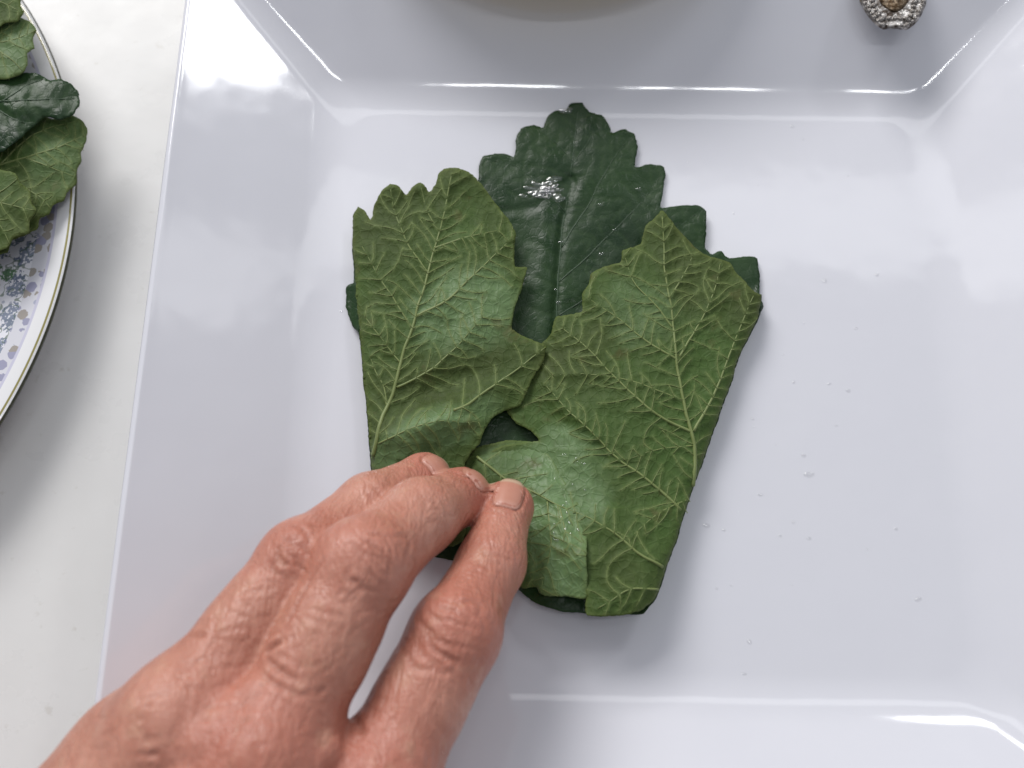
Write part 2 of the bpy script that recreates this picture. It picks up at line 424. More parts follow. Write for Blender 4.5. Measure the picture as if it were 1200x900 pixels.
    for (l0, k), l in zip([(v[0], v[1] if len(v) > 1 else 1.0) for v in veins], lines):
        R = resample(l, 4.0); m_ = inside(R[:, 0], R[:, 1], O)
        R = R[m_]
        if len(R) < 4: continue
        t = np.linspace(0, 1, len(R)); rad = vein_r*k*(1-0.72*t)
        tv, tf = tube(surf(R, 0.006 if not groove else -0.01), rad)
        vo = link('vein', mesh('vein', tv, tf), vein_mat or M_VEIN, o)
        if o.parent: vo.matrix_parent_inverse = Matrix.Translation(-Vector(o.parent.location)) @ Matrix.Identity(4) if False else vo.matrix_parent_inverse
    if small:
        VV = []; FF = []
        for l in small:
            R = resample(l, 4.0); t = np.linspace(0, 1, len(R))
            tv, tf = tube(surf(R, 0.0 if not groove else -0.012, True), 0.0105*(1-0.4*t), 5); k = len(VV)
            VV += tv; FF += [tuple(a+k for a in f) for f in tf]
        fo = link('fine_veins', mesh('fine_veins', VV, FF), vein_mat or M_VEIN, o); fo['kind'] = 'stuff'
    return o

# ------------------------------------------------------------------ the folded leaf in the middle
def fold(u, v, line, r):      # 0 at the folded edge, 1 away from it, rounded like a bent sheet
    d = np.clip(seg_dist(u, v, line)/r, 0, 1); return np.sqrt(np.clip(1-(1-d)**2, 0, 1))
def sstep(x, a, b):
    t = np.clip((x-a)/(b-a), 0, 1); return t*t*(3-2*t)
def gauss(u, v, cu, cv, ru, rv, ang=0):
    a = math.radians(ang); x = (u-cu)*math.cos(a)+(v-cv)*math.sin(a); y = -(u-cu)*math.sin(a)+(v-cv)*math.cos(a)
    return np.exp(-(x/ru)**2-(y/rv)**2)
LFOLD = [(411, 235), (413, 290), (418, 350), (426, 420), (434, 500), (438, 570), (442, 640)]
RFOLD = [(893, 345), (889, 372), (868, 414), (840, 490), (815, 560), (790, 640), (766, 702), (750, 722)]
LMID, RMID = 0.34, 0.42
def z_base(u, v):
    ql = fold(u, v, LFOLD, 16); qr = fold(u, v, RFOLD, 20); q = np.minimum(ql, qr)
    mid = np.where(u < 640, LMID, RMID)
    z = 0.13+0.10*gauss(u, v, 690, 190, 60, 60)+0.12*gauss(u, v, 820, 260, 40, 40)
    z = z + 0.10*gauss(u, v, 640, 330, 18, 120) - 0.07*np.exp(-(seg_dist(u, v, [(668, 212), (656, 290), (650, 400)])/5)**2)
    z = z - 0.05*np.exp(-(seg_dist(u, v, [(668, 212), (630, 240), (585, 248)])/6)**2)
    z = z + 0.05*smooth_noise(u, v, 60, 11)
    lift = 0.50*sstep(v, 540, 715)*sstep(u, 560, 660)
    return mid-(mid-z)*q+lift
def z_left(u, v):
    q = fold(u, v, LFOLD, 16)
    z = 0.56+0.12*gauss(u, v, 470, 360, 40, 120)-0.10*sstep(u, 540, 640)+0.05*smooth_noise(u, v, 50, 21)
    z = z + 0.42*gauss(u, v, 505, 498, 62, 24, -22) - 0.16*gauss(u, v, 530, 452, 60, 16, -24) + 0.12*gauss(u, v, 575, 350, 40, 60) + 0.14*gauss(u, v, 625, 425, 40, 50)
    z = z + 0.10*sstep(-(v), -240, -205)
    return LMID+(z-LMID)*q
def z_right(u, v):
    q = fold(u, v, RFOLD, 22)
    z = 0.62+0.22*gauss(u, v, 730, 470, 90, 130, 10)+0.05*smooth_noise(u, v, 55, 31)
    z = z - 0.26*sstep(-u, -690, -615) + 0.10*gauss(u, v, 777, 250, 25, 25) - 0.10*gauss(u, v, 690, 520, 80, 12, 35)
    lift = 0.50*sstep(v, 540, 715)*sstep(u, 560, 660)
    return RMID+(z-RMID)*q+lift+0.16*gauss(u, v, 690, 640, 70, 80)*q
LOWTOP = [(545, 545), (556, 526), (600, 515), (632, 518), (652, 545), (666, 572), (680, 598), (690, 622)]
def z_low(u, v):
    d = seg_dist(u, v, LOWTOP)
    z = z_right(np.minimum(u, 735), v)-0.04+0.17*sstep(d, 0, 26)+0.06*gauss(u, v, 640, 580, 40, 60)-0.16*sstep(v, 640, 705)
    return z+0.03*smooth_noise(u, v, 30, 41)*sstep(d, 0, 20)

GL = empty('grape_leaf', tuple(P(640, 440, 0.0)))
tag(GL, 'dark green vine leaf with folded sides, held down by the fingers', 'leaf', None)
base_out = [(438, 640), (436, 560), (430, 470), (421, 390), (413, 384), (405, 362), (405, 336), (414, 332), (412, 270), (440, 262), (470, 262),
            (505, 258), (540, 240), (560, 216), (562, 192), (567, 181), (588, 178), (604, 184), (605, 160), (611, 149), (626, 146), (637, 150), (641, 136), (650, 129),
            (661, 131), (667, 122), (682, 120), (691, 131), (706, 134), (713, 145), (716, 156), (731, 151), (743, 157), (746, 172), (744, 196), (761, 192), (776, 194), (781, 205),
            (778, 228), (775, 245), (800, 240), (822, 239), (829, 247), (829, 268), (827, 290), (835, 298), (845, 292), (855, 301), (873, 300), (888, 302),
            (891, 325), (890, 348), (895, 357), (890, 371), (868, 414), (840, 490), (815, 560), (790, 640), (766, 702), (752, 720), (722, 721), (690, 719),
            (655, 716), (630, 708), (606, 690), (560, 660), (500, 650)]
base = leaf_piece('center_blade', base_out, z_base, GL, [M_TOP, M_UND], grid=3.2, seed=5, quilt=0.038, net_sp=17, groove=True, vein_mat=M_VDARK, vein_r=0.03,
    veins=[([(652, 420), (655, 300), (664, 235), (672, 180), (678, 128)], 1.0), ([(658, 290), (690, 240), (715, 190), (738, 160)], .7), ([(662, 250), (635, 215), (600, 190), (570, 186)], .7),
           ([(656, 330), (700, 290), (750, 240), (775, 205)], .7), ([(654, 370), (720, 330), (790, 270), (822, 246)], .7), ([(670, 195), (690, 165), (700, 142)], .5), ([(671, 190), (650, 165), (632, 150)], .5)])
base['label'] = 'smooth dark blue-green middle of the leaf'
left_out = [(437, 640), (437, 560), (432, 490), (424, 410), (416, 340), (412, 280), (412, 252), (419, 243), (426, 247), (433, 259), (438, 238), (446, 222), (456, 215), (466, 217), (475, 229),
            (482, 218), (492, 213), (499, 219), (503, 226), (511, 216), (513, 204), (521, 198), (536, 197), (552, 203), (563, 214), (580, 238), (597, 258), (605, 272), (603, 296), (603, 314),
            (619, 314), (612, 342), (602, 362), (598, 386), (612, 394), (628, 400), (641, 405), (636, 424), (624, 447), (610, 476), (594, 480), (577, 489), (567, 503), (563, 520), (552, 532), (545, 548), (556, 580), (540, 640)]
lf = leaf_piece('left_flap', left_out, z_left, GL, [M_UND, M_TOP], grid=2.6, seed=8, quilt=0.075,
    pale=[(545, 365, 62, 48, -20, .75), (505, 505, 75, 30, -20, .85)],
    veins=[([(438, 535), (447, 495), (463, 458), (472, 415), (487, 372), (500, 325), (510, 285), (520, 255), (530, 205)], 1.35),
           ([(466, 453), (490, 442), (511, 429), (535, 408), (565, 372)], .8), ([(489, 370), (510, 360), (533, 345), (558, 319), (600, 281)], .95), ([(508, 290), (525, 284), (551, 276), (585, 271)], .75),
           ([(530, 480), (552, 472), (590, 445), (639, 407)], .95), ([(455, 476), (452, 453), (443, 437), (435, 418)], .7), ([(484, 384), (462, 350), (440, 320), (424, 290)], .65),
           ([(502, 320), (480, 290), (462, 255), (456, 222)], .65), ([(514, 270), (500, 245), (493, 220)], .5), ([(470, 425), (450, 398), (428, 372)], .6), ([(444, 520), (480, 503), (520, 492), (560, 494)], .6)])
lf['label'] = 'light green veined underside folded over the left'
right_out = [(893, 345), (889, 372), (868, 414), (840, 490), (815, 560), (790, 640), (766, 702), (751, 716), (722, 723), (700, 723), (687, 721), (686, 690), (650, 650), (615, 600), (585, 560), (566, 540),
             (585, 523), (612, 518), (632, 516), (622, 505), (606, 496), (594, 482), (598, 462), (608, 440), (622, 422), (634, 402), (645, 392), (652, 370), (668, 368), (684, 364), (682, 345), (690, 334), (692, 320),
             (708, 312), (728, 308), (729, 294), (744, 291), (753, 286), (756, 265), (766, 258), (777, 246), (788, 258), (803, 276), (817, 290), (829, 299), (842, 302), (858, 306), (864, 318), (876, 330), (884, 340)]
rf = leaf_piece('right_flap', right_out, z_right, GL, [M_UND, M_TOP], grid=2.6, seed=12, quilt=0.075,
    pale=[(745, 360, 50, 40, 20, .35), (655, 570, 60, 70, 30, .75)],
    veins=[([(797, 640), (812, 574), (813, 525), (808, 500), (800, 465), (793, 420), (788, 385), (782, 340), (777, 255)], 1.3),
           ([(812, 506), (835, 468), (854, 419), (872, 375), (884, 346)], .9), ([(810, 507), (774, 487), (748, 468), (718, 440), (690, 408), (660, 384)], .95), ([(796, 424), (760, 402), (725, 372), (690, 350)], .8),
           ([(788, 385), (765, 355), (742, 330), (732, 300)], .7), ([(784, 350), (800, 326), (812, 300)], .7), ([(798, 597), (765, 568), (729, 541), (700, 512), (668, 483), (640, 450)], .95),
           ([(797, 420), (820, 375), (838, 340), (845, 308)], .75), ([(803, 470), (740, 445), (690, 438), (650, 440)], .6), ([(776, 665), (750, 650), (725, 628), (699, 611), (660, 596)], .95),
           ([(811, 522), (770, 527), (735, 540)], .5), ([(806, 585), (770, 600), (738, 632)], .5), ([(770, 690), (735, 690), (700, 712)], .7)])
rf['label'] = 'olive green veined underside folded over the right'
low_out = [(547, 640), (540, 580), (545, 545), (556, 526), (575, 519), (600, 515), (632, 518), (652, 545), (666, 572), (680, 598), (690, 622), (688, 660), (688, 701), (664, 699), (640, 698),
           (632, 695), (631, 688), (612, 690), (607, 680), (590, 660)]
bf = leaf_piece('bottom_flap', low_out, z_low, GL, [M_UND, M_TOP], grid=2.6, seed=17, quilt=0.07,
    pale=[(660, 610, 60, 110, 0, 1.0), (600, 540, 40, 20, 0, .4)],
    veins=[([(560, 535), (590, 560), (619, 574), (653, 593), (686, 606)], 1.0), ([(640, 588), (645, 640), (636, 690)], .6), ([(600, 566), (610, 620), (625, 680)], .6), ([(655, 595), (668, 640), (686, 660)], .5)])
bf['label'] = 'pale wet underside folded up from the bottom'

# ------------------------------------------------------------------ patterned plate on the left, with loose leaves
PC = np.array([-23.72, 3.96]); PR = 12.31; PZ = 0.6
def floral():
    k = NT('floral printed porcelain')
    tc = k.n('TexCoord'); sx = k.n('SeparateXYZ'); k.t.links.new(tc.outputs['Object'], sx.inputs[0])
    r = k.math('MULTIPLY', k.math('SQRT', k.math('ADD', k.math('POWER', sx.outputs[0], 2.0), k.math('POWER', sx.outputs[1], 2.0))), 100.0)
    ang = k.math('MULTIPLY', k.math('ARCTAN2', sx.outputs[1], sx.outputs[0]), PR)          # arc length in cm
    cb = k.n('CombineXYZ'); k.set(cb.inputs[0], r); k.set(cb.inputs[1], ang)
    def cells(scale, seed):
        v = k.n('TexVoronoi', Scale=scale, Randomness=0.9); ad = k.n('VectorMath', operation='ADD')
        k.set(ad.inputs[0], cb.outputs[0]); ad.inputs[1].default_value = (seed*7.3, seed*3.1, 0); k.set(v.inputs['Vector'], ad.outputs[0])
        return v.outputs['Distance'], v.outputs['Color']
    col = (0.78, 0.78, 0.83, 1)
    d, cc = cells(1.6, 1); wob = k.noise(8, 2, cb.outputs[0])
    petal = k.math('LESS_THAN', k.math('ADD', d, k.math('MULTIPLY', wob, 0.5)), 0.82)
    hue = k.ramp(k.n('SeparateColor', Color=cc).outputs[0], [(0.0, (0.11, 0.15, 0.24)), (0.30, (0.20, 0.24, 0.33)), (0.60, (0.15, 0.19, 0.26)), (0.76, (0.06, 0.17, 0.06)), (0.88, (0.36, 0.13, 0.14))], 'CONSTANT')
    spots = k.math('GREATER_THAN', k.noise(9, 2, cb.outputs[0]), 0.44)
    field = k.mix(k.math('MULTIPLY', k.math('MULTIPLY', petal, spots), 0.9), col, hue)
    d2, cc2 = cells(3.9, 2)
    twig = k.math('LESS_THAN', k.math('ABSOLUTE', k.math('SUBTRACT', k.noise(1.6, 2, cb.outputs[0]), 0.5)), 0.014)
    field = k.mix(k.math('MULTIPLY', twig, 0.7), field, (0.10, 0.16, 0.10))
    field = k.mix(k.math('MULTIPLY', k.math('LESS_THAN', d2, 0.20), 0.6), field, (0.24, 0.27, 0.38))
    # chain band
    d3, cc3 = cells(3.0, 3)
    band = k.mix(k.math('LESS_THAN', k.math('ADD', d3, k.math('MULTIPLY', k.noise(10, 2, cb.outputs[0]), 0.3)), 0.62), (0.66, 0.66, 0.71),
                 k.ramp(k.n('SeparateColor', Color=cc3).outputs[1], [(0.0, (0.34, 0.34, 0.46)), (0.45, (0.36, 0.33, 0.30)), (0.8, (0.42, 0.44, 0.56))], 'CONSTANT'))
    def between(a, b): return k.math('MULTIPLY', k.math('GREATER_THAN', r, a), k.math('LESS_THAN', r, b))
    c = k.mix(between(PR-1.02, PR-0.58), field, band)
    c = k.mix(between(PR-0.58, PR-0.50), c, (0.58, 0.57, 0.69))
    c = k.mix(between(PR-0.50, PR+1), c, (0.79, 0.79, 0.80))
    c = k.mix(between(PR-0.155, PR-0.10), c, (0.30, 0.27, 0.10))
    c = k.mix(between(PR-0.04, PR+1), c, (0.045, 0.048, 0.025))
    k.bs(Base_Color=c, Roughness=0.12, Coat_Weight=0.3, Coat_Roughness=0.05); return k.m
def lathe(name, prof, n=160):
    V = []; F = []
    for r, z in prof:
        for j in range(n): a = 2*math.pi*j/n; V.append((r*math.cos(a), r*math.sin(a), z))
    m = len(prof)
    for i in range(m-1):
        for j in range(n): k = (j+1) % n; F.append((i*n+j, i*n+k, (i+1)*n+k, (i+1)*n+j))
    F.append(tuple(range(n))[::-1]); F.append(tuple(range((m-1)*n, m*n)))
    return mesh(name, V, F)
zr = PZ-ZT
prof = [(5.0, 0), (6.2, 0), (6.3, 0.2), (8.0, 0.3), (PR-1.5, zr-0.55), (PR-0.15, zr-0.20), (PR-0.02, zr-0.14), (PR, zr-0.06), (PR-0.04, zr), (PR-0.18, zr+0.005), (PR-0.6, zr-0.10), (PR-1.2, zr-0.27),
        (PR-2.2, zr-0.60), (PR-3.2, 0.62), (PR-3.9, 0.56), (7.0, 0.52), (4, 0.5), (1, 0.5)]
fp = link('floral_plate', lathe('floral_plate', prof), floral()); fp.location = (PC[0]*S, PC[1]*S, ZT*S)
bpy.context.view_layer.update()
tag(fp, 'round white plate with small blue floral print and dark gilt edge, at left', 'plate')

def side_leaf(label, outline, zf, mats, veins, seed, pale=(), vmat=None, groove=False, quilt=0.05):
    c = np.mean(outline, 0); e = empty('grape_leaf', tuple(P(c[0], c[1], 0.6)))
    tag(e, label, 'leaf', 'loose leaves on the floral plate')
    leaf_piece('blade', outline, zf, e, mats, veins=veins, grid=3.4, seed=seed, quilt=quilt, pale=pale, vein_mat=vmat, groove=groove, vein_r=0.036)
side_leaf('light green leaf with veined underside, lowest and widest on the floral plate',
    [(104, 152), (102, 166), (95, 178), (97, 190), (91, 200), (92, 216), (80, 226), (75, 236), (62, 240), (58, 252), (46, 256), (44, 268), (30, 274), (14, 280), (10, 296), (-8, 300), (-30, 318), (-62, 312), (-90, 330), (-130, 318),
     (-160, 330), (-200, 300), (-240, 250), (-230, 180), (-190, 120), (-120, 90), (-60, 100), (0, 112), (40, 128), (62, 140), (84, 134), (97, 142)],
    lambda u, v: 0.95+0.10*smooth_noise(u, v, 60, 51)-0.15*sstep(u, 40, 105)+0.10*gauss(u, v, 60, 180, 40, 30), [M_UND, M_TOP],
    [([(-60, 210), (-10, 195), (30, 185), (70, 172), (98, 160)], 1.2), ([(-10, 195), (25, 215), (50, 232), (60, 245)], .8), ([(0, 192), (35, 160), (60, 148), (90, 142)], .8), ([(30, 185), (60, 195), (88, 208)], .7),
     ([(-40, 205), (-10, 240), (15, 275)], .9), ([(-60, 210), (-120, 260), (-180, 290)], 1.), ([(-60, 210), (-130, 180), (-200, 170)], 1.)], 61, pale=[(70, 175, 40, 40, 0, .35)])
side_leaf('shadowed olive leaf lapping over the light one near the floral rim',
    [(0, 198), (18, 202), (24, 214), (36, 222), (36, 236), (43, 246), (34, 258), (34, 272), (16, 276), (10, 290), (-6, 296), (-40, 290), (-80, 300), (-110, 270), (-120, 220), (-90, 180), (-40, 178)],
    lambda u, v: 1.30+0.06*smooth_noise(u, v, 40, 52)-0.10*sstep(u, 0, 45), [M_UND, M_TOP],
    [([(-90, 240), (-40, 238), (0, 236), (40, 246)], 1.0), ([(-30, 238), (0, 260), (12, 284)], .7), ([(-20, 237), (8, 220), (20, 208)], .7)], 62)
side_leaf('glossy dark leaf showing its smooth face, across the middle of the pile',
    [(93, 108), (94, 122), (88, 134), (70, 140), (55, 136), (38, 150), (22, 164), (4, 176), (-20, 180), (-60, 190), (-120, 180), (-170, 140), (-180, 90), (-130, 60), (-70, 66), (-20, 84), (10, 92), (26, 84), (44, 86), (58, 94), (72, 92), (84, 97)],
    lambda u, v: 1.5+0.10*smooth_noise(u, v, 45, 53)-0.18*sstep(u, 40, 95)+0.10*gauss(u, v, 30, 120, 60, 18), [M_TOP, M_UND],
    [([(-100, 120), (-30, 122), (30, 116), (88, 116)], 1.0), ([(-20, 122), (20, 140), (40, 146)], .7), ([(0, 120), (30, 100), (50, 92)], .7)], 63, vmat=M_VDARK, groove=True)
side_leaf('yellowish green toothed leaf standing up behind the dark glossy one',
    [(25, 20), (36, 24), (45, 34), (38, 46), (40, 56), (30, 62), (32, 74), (25, 86), (8, 92), (-20, 96), (-60, 90), (-100, 60), (-90, 20), (-50, 0), (-10, 8), (10, 12)],
    lambda u, v: 1.65+0.08*smooth_noise(u, v, 40, 54)-0.12*sstep(u, 10, 45), [M_UND, M_TOP],
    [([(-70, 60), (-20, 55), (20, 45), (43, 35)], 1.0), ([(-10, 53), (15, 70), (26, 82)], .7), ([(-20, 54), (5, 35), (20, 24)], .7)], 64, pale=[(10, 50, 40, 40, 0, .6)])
side_leaf('green veined leaf tip at the top corner of the leaf pile',
    [(14, -30), (26, -8), (24, 6), (30, 14), (20, 24), (4, 26), (-10, 36), (-40, 40), (-90, 20), (-120, -30), (-80, -80), (-20, -70)],
    lambda u, v: 1.85+0.08*smooth_noise(u, v, 40, 55)-0.1*sstep(u, -10, 30), [M_UND, M_TOP],
    [([(-80, -30), (-30, -15), (0, 0), (22, 12)], 1.0), ([(-30, -15), (0, -20), (18, -18)], .7)], 65)

# ------------------------------------------------------------------ hand
def surface_nets(f, h, o):
    ins = f < 0; nx, ny, nz = f.shape
    cnt = np.zeros((nx-1, ny-1, nz-1), np.int8)
    for a in (0, 1):
        for b in (0, 1):
            for c in (0, 1): cnt += ins[a:nx-1+a, b:ny-1+b, c:nz-1+c]
    I, J, K = np.nonzero((cnt > 0) & (cnt < 8))
    idx = np.full(cnt.shape, -1, np.int32); idx[I, J, K] = np.arange(len(I))
    pos = np.zeros((len(I), 3)); num = np.zeros(len(I))
    cor = [(a, b, c) for a in (0, 1) for b in (0, 1) for c in (0, 1)]
    for p in cor:
        for ax in range(3):
            if p[ax]: continue
            q = list(p); q[ax] = 1
            v0 = f[I+p[0], J+p[1], K+p[2]]; v1 = f[I+q[0], J+q[1], K+q[2]]
            m = (v0 < 0) != (v1 < 0); t = np.where(m, v0/np.where(m, v0-v1, 1), 0)
            for d in range(3): pos[:, d] += m*(p[d]+(t if d == ax else 0))
            num += m
    pos = (pos/num[:, None]+np.stack([I, J, K], 1))*h+o
    faces = []
    for ax in range(3):
        sl0 = [slice(1, -1)]*3; sl1 = [slice(1, -1)]*3
        sl0[ax] = slice(0, -1); sl1[ax] = slice(1, None)
        a = ins[tuple(sl0)]; b = ins[tuple(sl1)]; X = np.nonzero(a != b); s = a[X]
        g = [X[d]+(1 if d != ax else 0) for d in range(3)]
        o1, o2 = (ax+1) % 3, (ax+2) % 3
        def cell(d1, d2):
            q = [x.copy() for x in g]; q[o1] = q[o1]-d1; q[o2] = q[o2]-d2; return idx[q[0], q[1], q[2]]
        Q = np.stack([cell(1, 1), cell(0, 1), cell(0, 0), cell(1, 0)], 1)
        Q[~s] = Q[~s][:, ::-1]; faces.append(Q)
    return pos, np.vstack(faces)

class Field:
    def __init__(s, lo, hi, h):
        s.h = h; s.lo = np.array(lo, float); s.n = (np.ceil((np.array(hi)-s.lo)/h)).astype(int)+1
        s.ax = [(s.lo[d]+h*np.arange(s.n[d])).astype(np.float32) for d in range(3)]
    def new(s): return np.full(s.n, 3.0, np.float32)
    def block(s, lo, hi):
        a = np.clip(np.floor((np.array(lo)-s.lo)/s.h).astype(int), 0, s.n); b = np.clip(np.ceil((np.array(hi)-s.lo)/s.h).astype(int)+1, 0, s.n)
        return tuple(slice(x, y) for x, y in zip(a, b))
    def cone(s, F, A, B, ra, rb, k, flat=None, pad=0.9):
        """smooth union of a tapered capsule into F; flat=(normal, factor) squashes its section"""
        A = np.array(A, float); B = np.array(B, float); R = max(ra, rb)+pad
        bl = s.block(np.minimum(A, B)-R, np.maximum(A, B)+R)
        x = s.ax[0][bl[0]][:, None, None]; y = s.ax[1][bl[1]][None, :, None]; z = s.ax[2][bl[2]][None, None, :]
        d = B-A; L2 = d@d+1e-9
        px, py, pz = x-A[0], y-A[1], z-A[2]
        t = np.clip((px*d[0]+py*d[1]+pz*d[2])/L2, 0, 1)
        qx, qy, qz = px-t*d[0], py-t*d[1], pz-t*d[2]
        if flat is not None:
            nv, ff = flat; nd = qx*nv[0]+qy*nv[1]+qz*nv[2]
            dist = np.sqrt(np.maximum(qx*qx+qy*qy+qz*qz-nd*nd, 0)+(nd*ff)**2)
        else: dist = np.sqrt(qx*qx+qy*qy+qz*qz)
        v = dist-(ra+(rb-ra)*t); a = F[bl]
        hh = np.maximum(k-np.abs(a-v), 0)/k
        F[bl] = np.minimum(a, v)-hh*hh*k*0.25
    @staticmethod
    def merge(a, b, k):
        hh = np.maximum(k-np.abs(a-b), 0)/k; return np.minimum(a, b)-hh*hh*k*0.25

J = lambda u, v, z: P(u, v, z)
# joints drawn as knuckle, middle joint, end joint, tip with their heights above the plate
IDX = [J(433, 936, 3.9), J(532, 746, 3.5), J(576, 660, 2.5), J(594, 594, 1.75)]
MID = [J(305, 896, 4.7), J(423, 667, 4.3), J(493, 605, 3.15), J(540, 582, 1.95)]
RNG = [J(206, 850, 4.5), J(352, 662, 3.75), J(434, 594, 2.6), J(496, 562, 1.55)]
PNK = [J(152, 885, 3.7), J(248, 800, 3.0), J(245, 800, 1.9), J(190, 850, 1.4)]
WR = J(-30, 1215, 4.2); ARM = J(-250, 1480, 4.6)
THB = [J(290, 1130, 2.8), J(390, 1020, 1.9), J(430, 960, 1.5), J(440, 905, 1.3)]
FLD = Field((-16.5, -19.5, 0.0), (1.2, -1.4, 6.6), 0.055)
def finger(js, rs, k=0.28):
    F = FLD.new()
    for i in range(3): FLD.cone(F, js[i], js[i+1], rs[i], rs[i+1], k)
    d = js[1]-js[0]; d /= np.linalg.norm(d)
    mid = js[0]*0.45+js[1]*0.55
    FLD.cone(F, mid+np.array([0, 0, -.16]), mid+d*0.6+np.array([0, 0, -.16]), rs[1]*0.92, rs[1]*0.88, 0.5)    # fleshy underside of the first bone
    up = np.array([0, 0, 1.0])
    FLD.cone(F, js[1]+up*0.06, js[1]+up*0.06+d*0.1, rs[1]*0.93, rs[1]*0.93, 0.4)
    FLD.cone(F, js[3]+np.array([0, 0, -0.12]), js[3]+np.array([0, 0, -0.12]), rs[3]*0.98, rs[3]*0.98, 0.3)
    return F
Fi = finger(IDX, (0.96, 0.87, 0.71, 0.56))
Fm = finger(MID, (0.98, 0.93, 0.79, 0.62))
Fr = finger(RNG, (0.96, 0.83, 0.71, 0.58))
Fp = finger(PNK, (0.92, 0.78, 0.68, 0.56))
Ft = finger(THB, (1.45, 1.15, 0.98, 0.80))
HF = Field.merge(Field.merge(Field.merge(Fm, Fi, 0.10), Fr, 0.12), Fp, 0.2)
PALM = FLD.new()
wv = ARM-WR; wv /= np.linalg.norm(wv)
across = np.cross(wv, (0, 0, 1.0)); across /= np.linalg.norm(across)
for js, r0, off in ((IDX, 1.12, 1.35), (MID, 1.16, 0.45), (RNG, 1.10, -0.45), (PNK, 0.98, -1.25)):
    a = js[0]; b = WR+across*(-off if across@ (IDX[0]-PNK[0]) < 0 else off)
    FLD.cone(PALM, a, b, r0, 1.25, 0.8)
    FLD.cone(PALM, a-np.array([0, 0, .7]), b-np.array([0, 0, .4]), r0*0.95, 1.2, 0.8)
FLD.cone(PALM, THB[0], WR+across*0.4, 1.5, 1.4, 0.8)
FLD.cone(PALM, WR+across*0.9, ARM+across*1.1, 1.75, 2.2, 0.9)
FLD.cone(PALM, WR-across*0.9, ARM-across*1.1, 1.75, 2.2, 0.9)
TOT = Field.merge(HF, PALM, 0.68); TOT = Field.merge(TOT, Ft, 0.35)
up = np.array([0, 0, 1.0])
for js, r in ((IDX, .75), (MID, .82), (RNG, .74)):              # knuckles and tendons under the skin of the back of the hand
    d = WR-js[0]; d /= np.linalg.norm(d)
    FLD.cone(TOT, js[0]+up*0.42, js[0]+up*0.40+d*0.3, r, r*0.95, 0.5)
    FLD.cone(TOT, js[0]+up*0.78+d*0.6, js[0]+up*0.92+d*5.2, 0.30, 0.24, 0.5)
for pts in ([(150, 900, 5.35), (235, 870, 5.5), (290, 815, 5.25)], [(120, 960, 5.3), (215, 930, 5.6), (330, 935, 5.45), (385, 880, 5.0)], [(215, 930, 5.6), (240, 880, 5.5)]):
    q = [J(*p) for p in pts]
    for a, b in zip(q[:-1], q[1:]): FLD.cone(TOT, a, b, 0.17, 0.15, 0.35)                          # veins
hv, hf = surface_nets(TOT, FLD.h, FLD.lo)
del PALM, HF, Fi, Fm, Fr, Fp, Ft
hme = mesh('person', hv, hf)
def vnormals(me):
    n = np.empty(len(me.vertices)*3, np.float32); me.vertex_normals.foreach_get('vector', n); return n.reshape(-1, 3)
NV = vnormals(hme)
bvh = BVHTree.FromPolygons((hv).tolist(), hf.tolist())
def onhand(u, v):
    d = ray(u, v); hit = bvh.ray_cast(Vector(CAM), Vector(d).normalized()); return np.array(hit[0]) if hit[0] is not None else None
disp = np.zeros(len(hv)); crease = np.zeros(len(hv))
def add_crease(px, depth=0.05, width=0.05, bulge=0.4):
    pts = []
    for u, v in resample(chaikin(px, False, 2), 4):
        p = onhand(u, v)
        if p is not None and (not pts or np.linalg.norm(p-pts[-1]) < 0.5): pts.append(p)
    if len(pts) >= 3: press(np.array(pts), depth, width, bulge)
def press(pts, depth, width, bulge, taper=True):
    s = np.linspace(-1, 1, len(pts)); amp = np.clip((1-np.abs(s))*2.2, 0, 1) if taper else np.ones(len(pts))
    lo = pts.min(0)-0.35; hi = pts.max(0)+0.35
    m = np.nonzero(((hv > lo) & (hv < hi)).all(1))[0]
    if not len(m): return
    D = np.linalg.norm(hv[m, None]-pts[None], axis=2); j = D.argmin(1); D = D[np.arange(len(m)), j]
    g = np.exp(-(D/width)**2)*amp[j]
    disp[m] -= depth*g; disp[m] += depth*bulge*np.exp(-((D-width*2.0)/(width*1.1))**2)*amp[j]
    crease[m] = np.maximum(crease[m], g*min(1, depth/0.05))
def nail_grid(js, r, length, halfw, shift, tree):
    d = js[3]-js[2]; d /= np.linalg.norm(d)
    n = up-d*(up@d); n /= np.linalg.norm(n); s = np.cross(d, n)
    c = js[3]+d*shift; na, nb = 15, 15; V = np.zeros((na, nb, 3)); N = V.copy(); T = np.zeros((na, nb))
    for i in range(na):
        t = i/(na-1); x = (t-0.5)*length
        wdt = halfw*(0.80+0.2*math.sin(min(1, t*1.8)*math.pi/2))*math.sqrt(max(0.0, 1-max(0, (t-0.72)/0.40)**2.0))*(math.sqrt(max(0, 1-max(0, (0.22-t)/0.30)**2)))
        for j in range(nb):
            q = (j/(nb-1)-0.5)*2; th = q*wdt/r; dirn = n*math.cos(th)+s*math.sin(th); o = c+d*x
            hit = tree.ray_cast(Vector(o+dirn*2.0), Vector(-dirn), 3.0)
            V[i, j] = np.array(hit[0]) if hit[0] is not None else o+dirn*r
            N[i, j] = dirn; T[i, j] = t
    return V, N, T
NAILS = [(IDX, 0.58, 0.94, 0.39, -0.02), (MID, 0.64, 0.80, 0.38, 0.24), (RNG, 0.60, 0.80, 0.38, 0.20)]
for a in NAILS:
    G = nail_grid(*a, bvh)[0]
    press(resample(np.vstack([G[10::-1, 0], G[0, 1:-1], G[:11, -1]]), 0.05), 0.035, 0.045, 0.25, False)
R2 = np.random.default_rng(3)
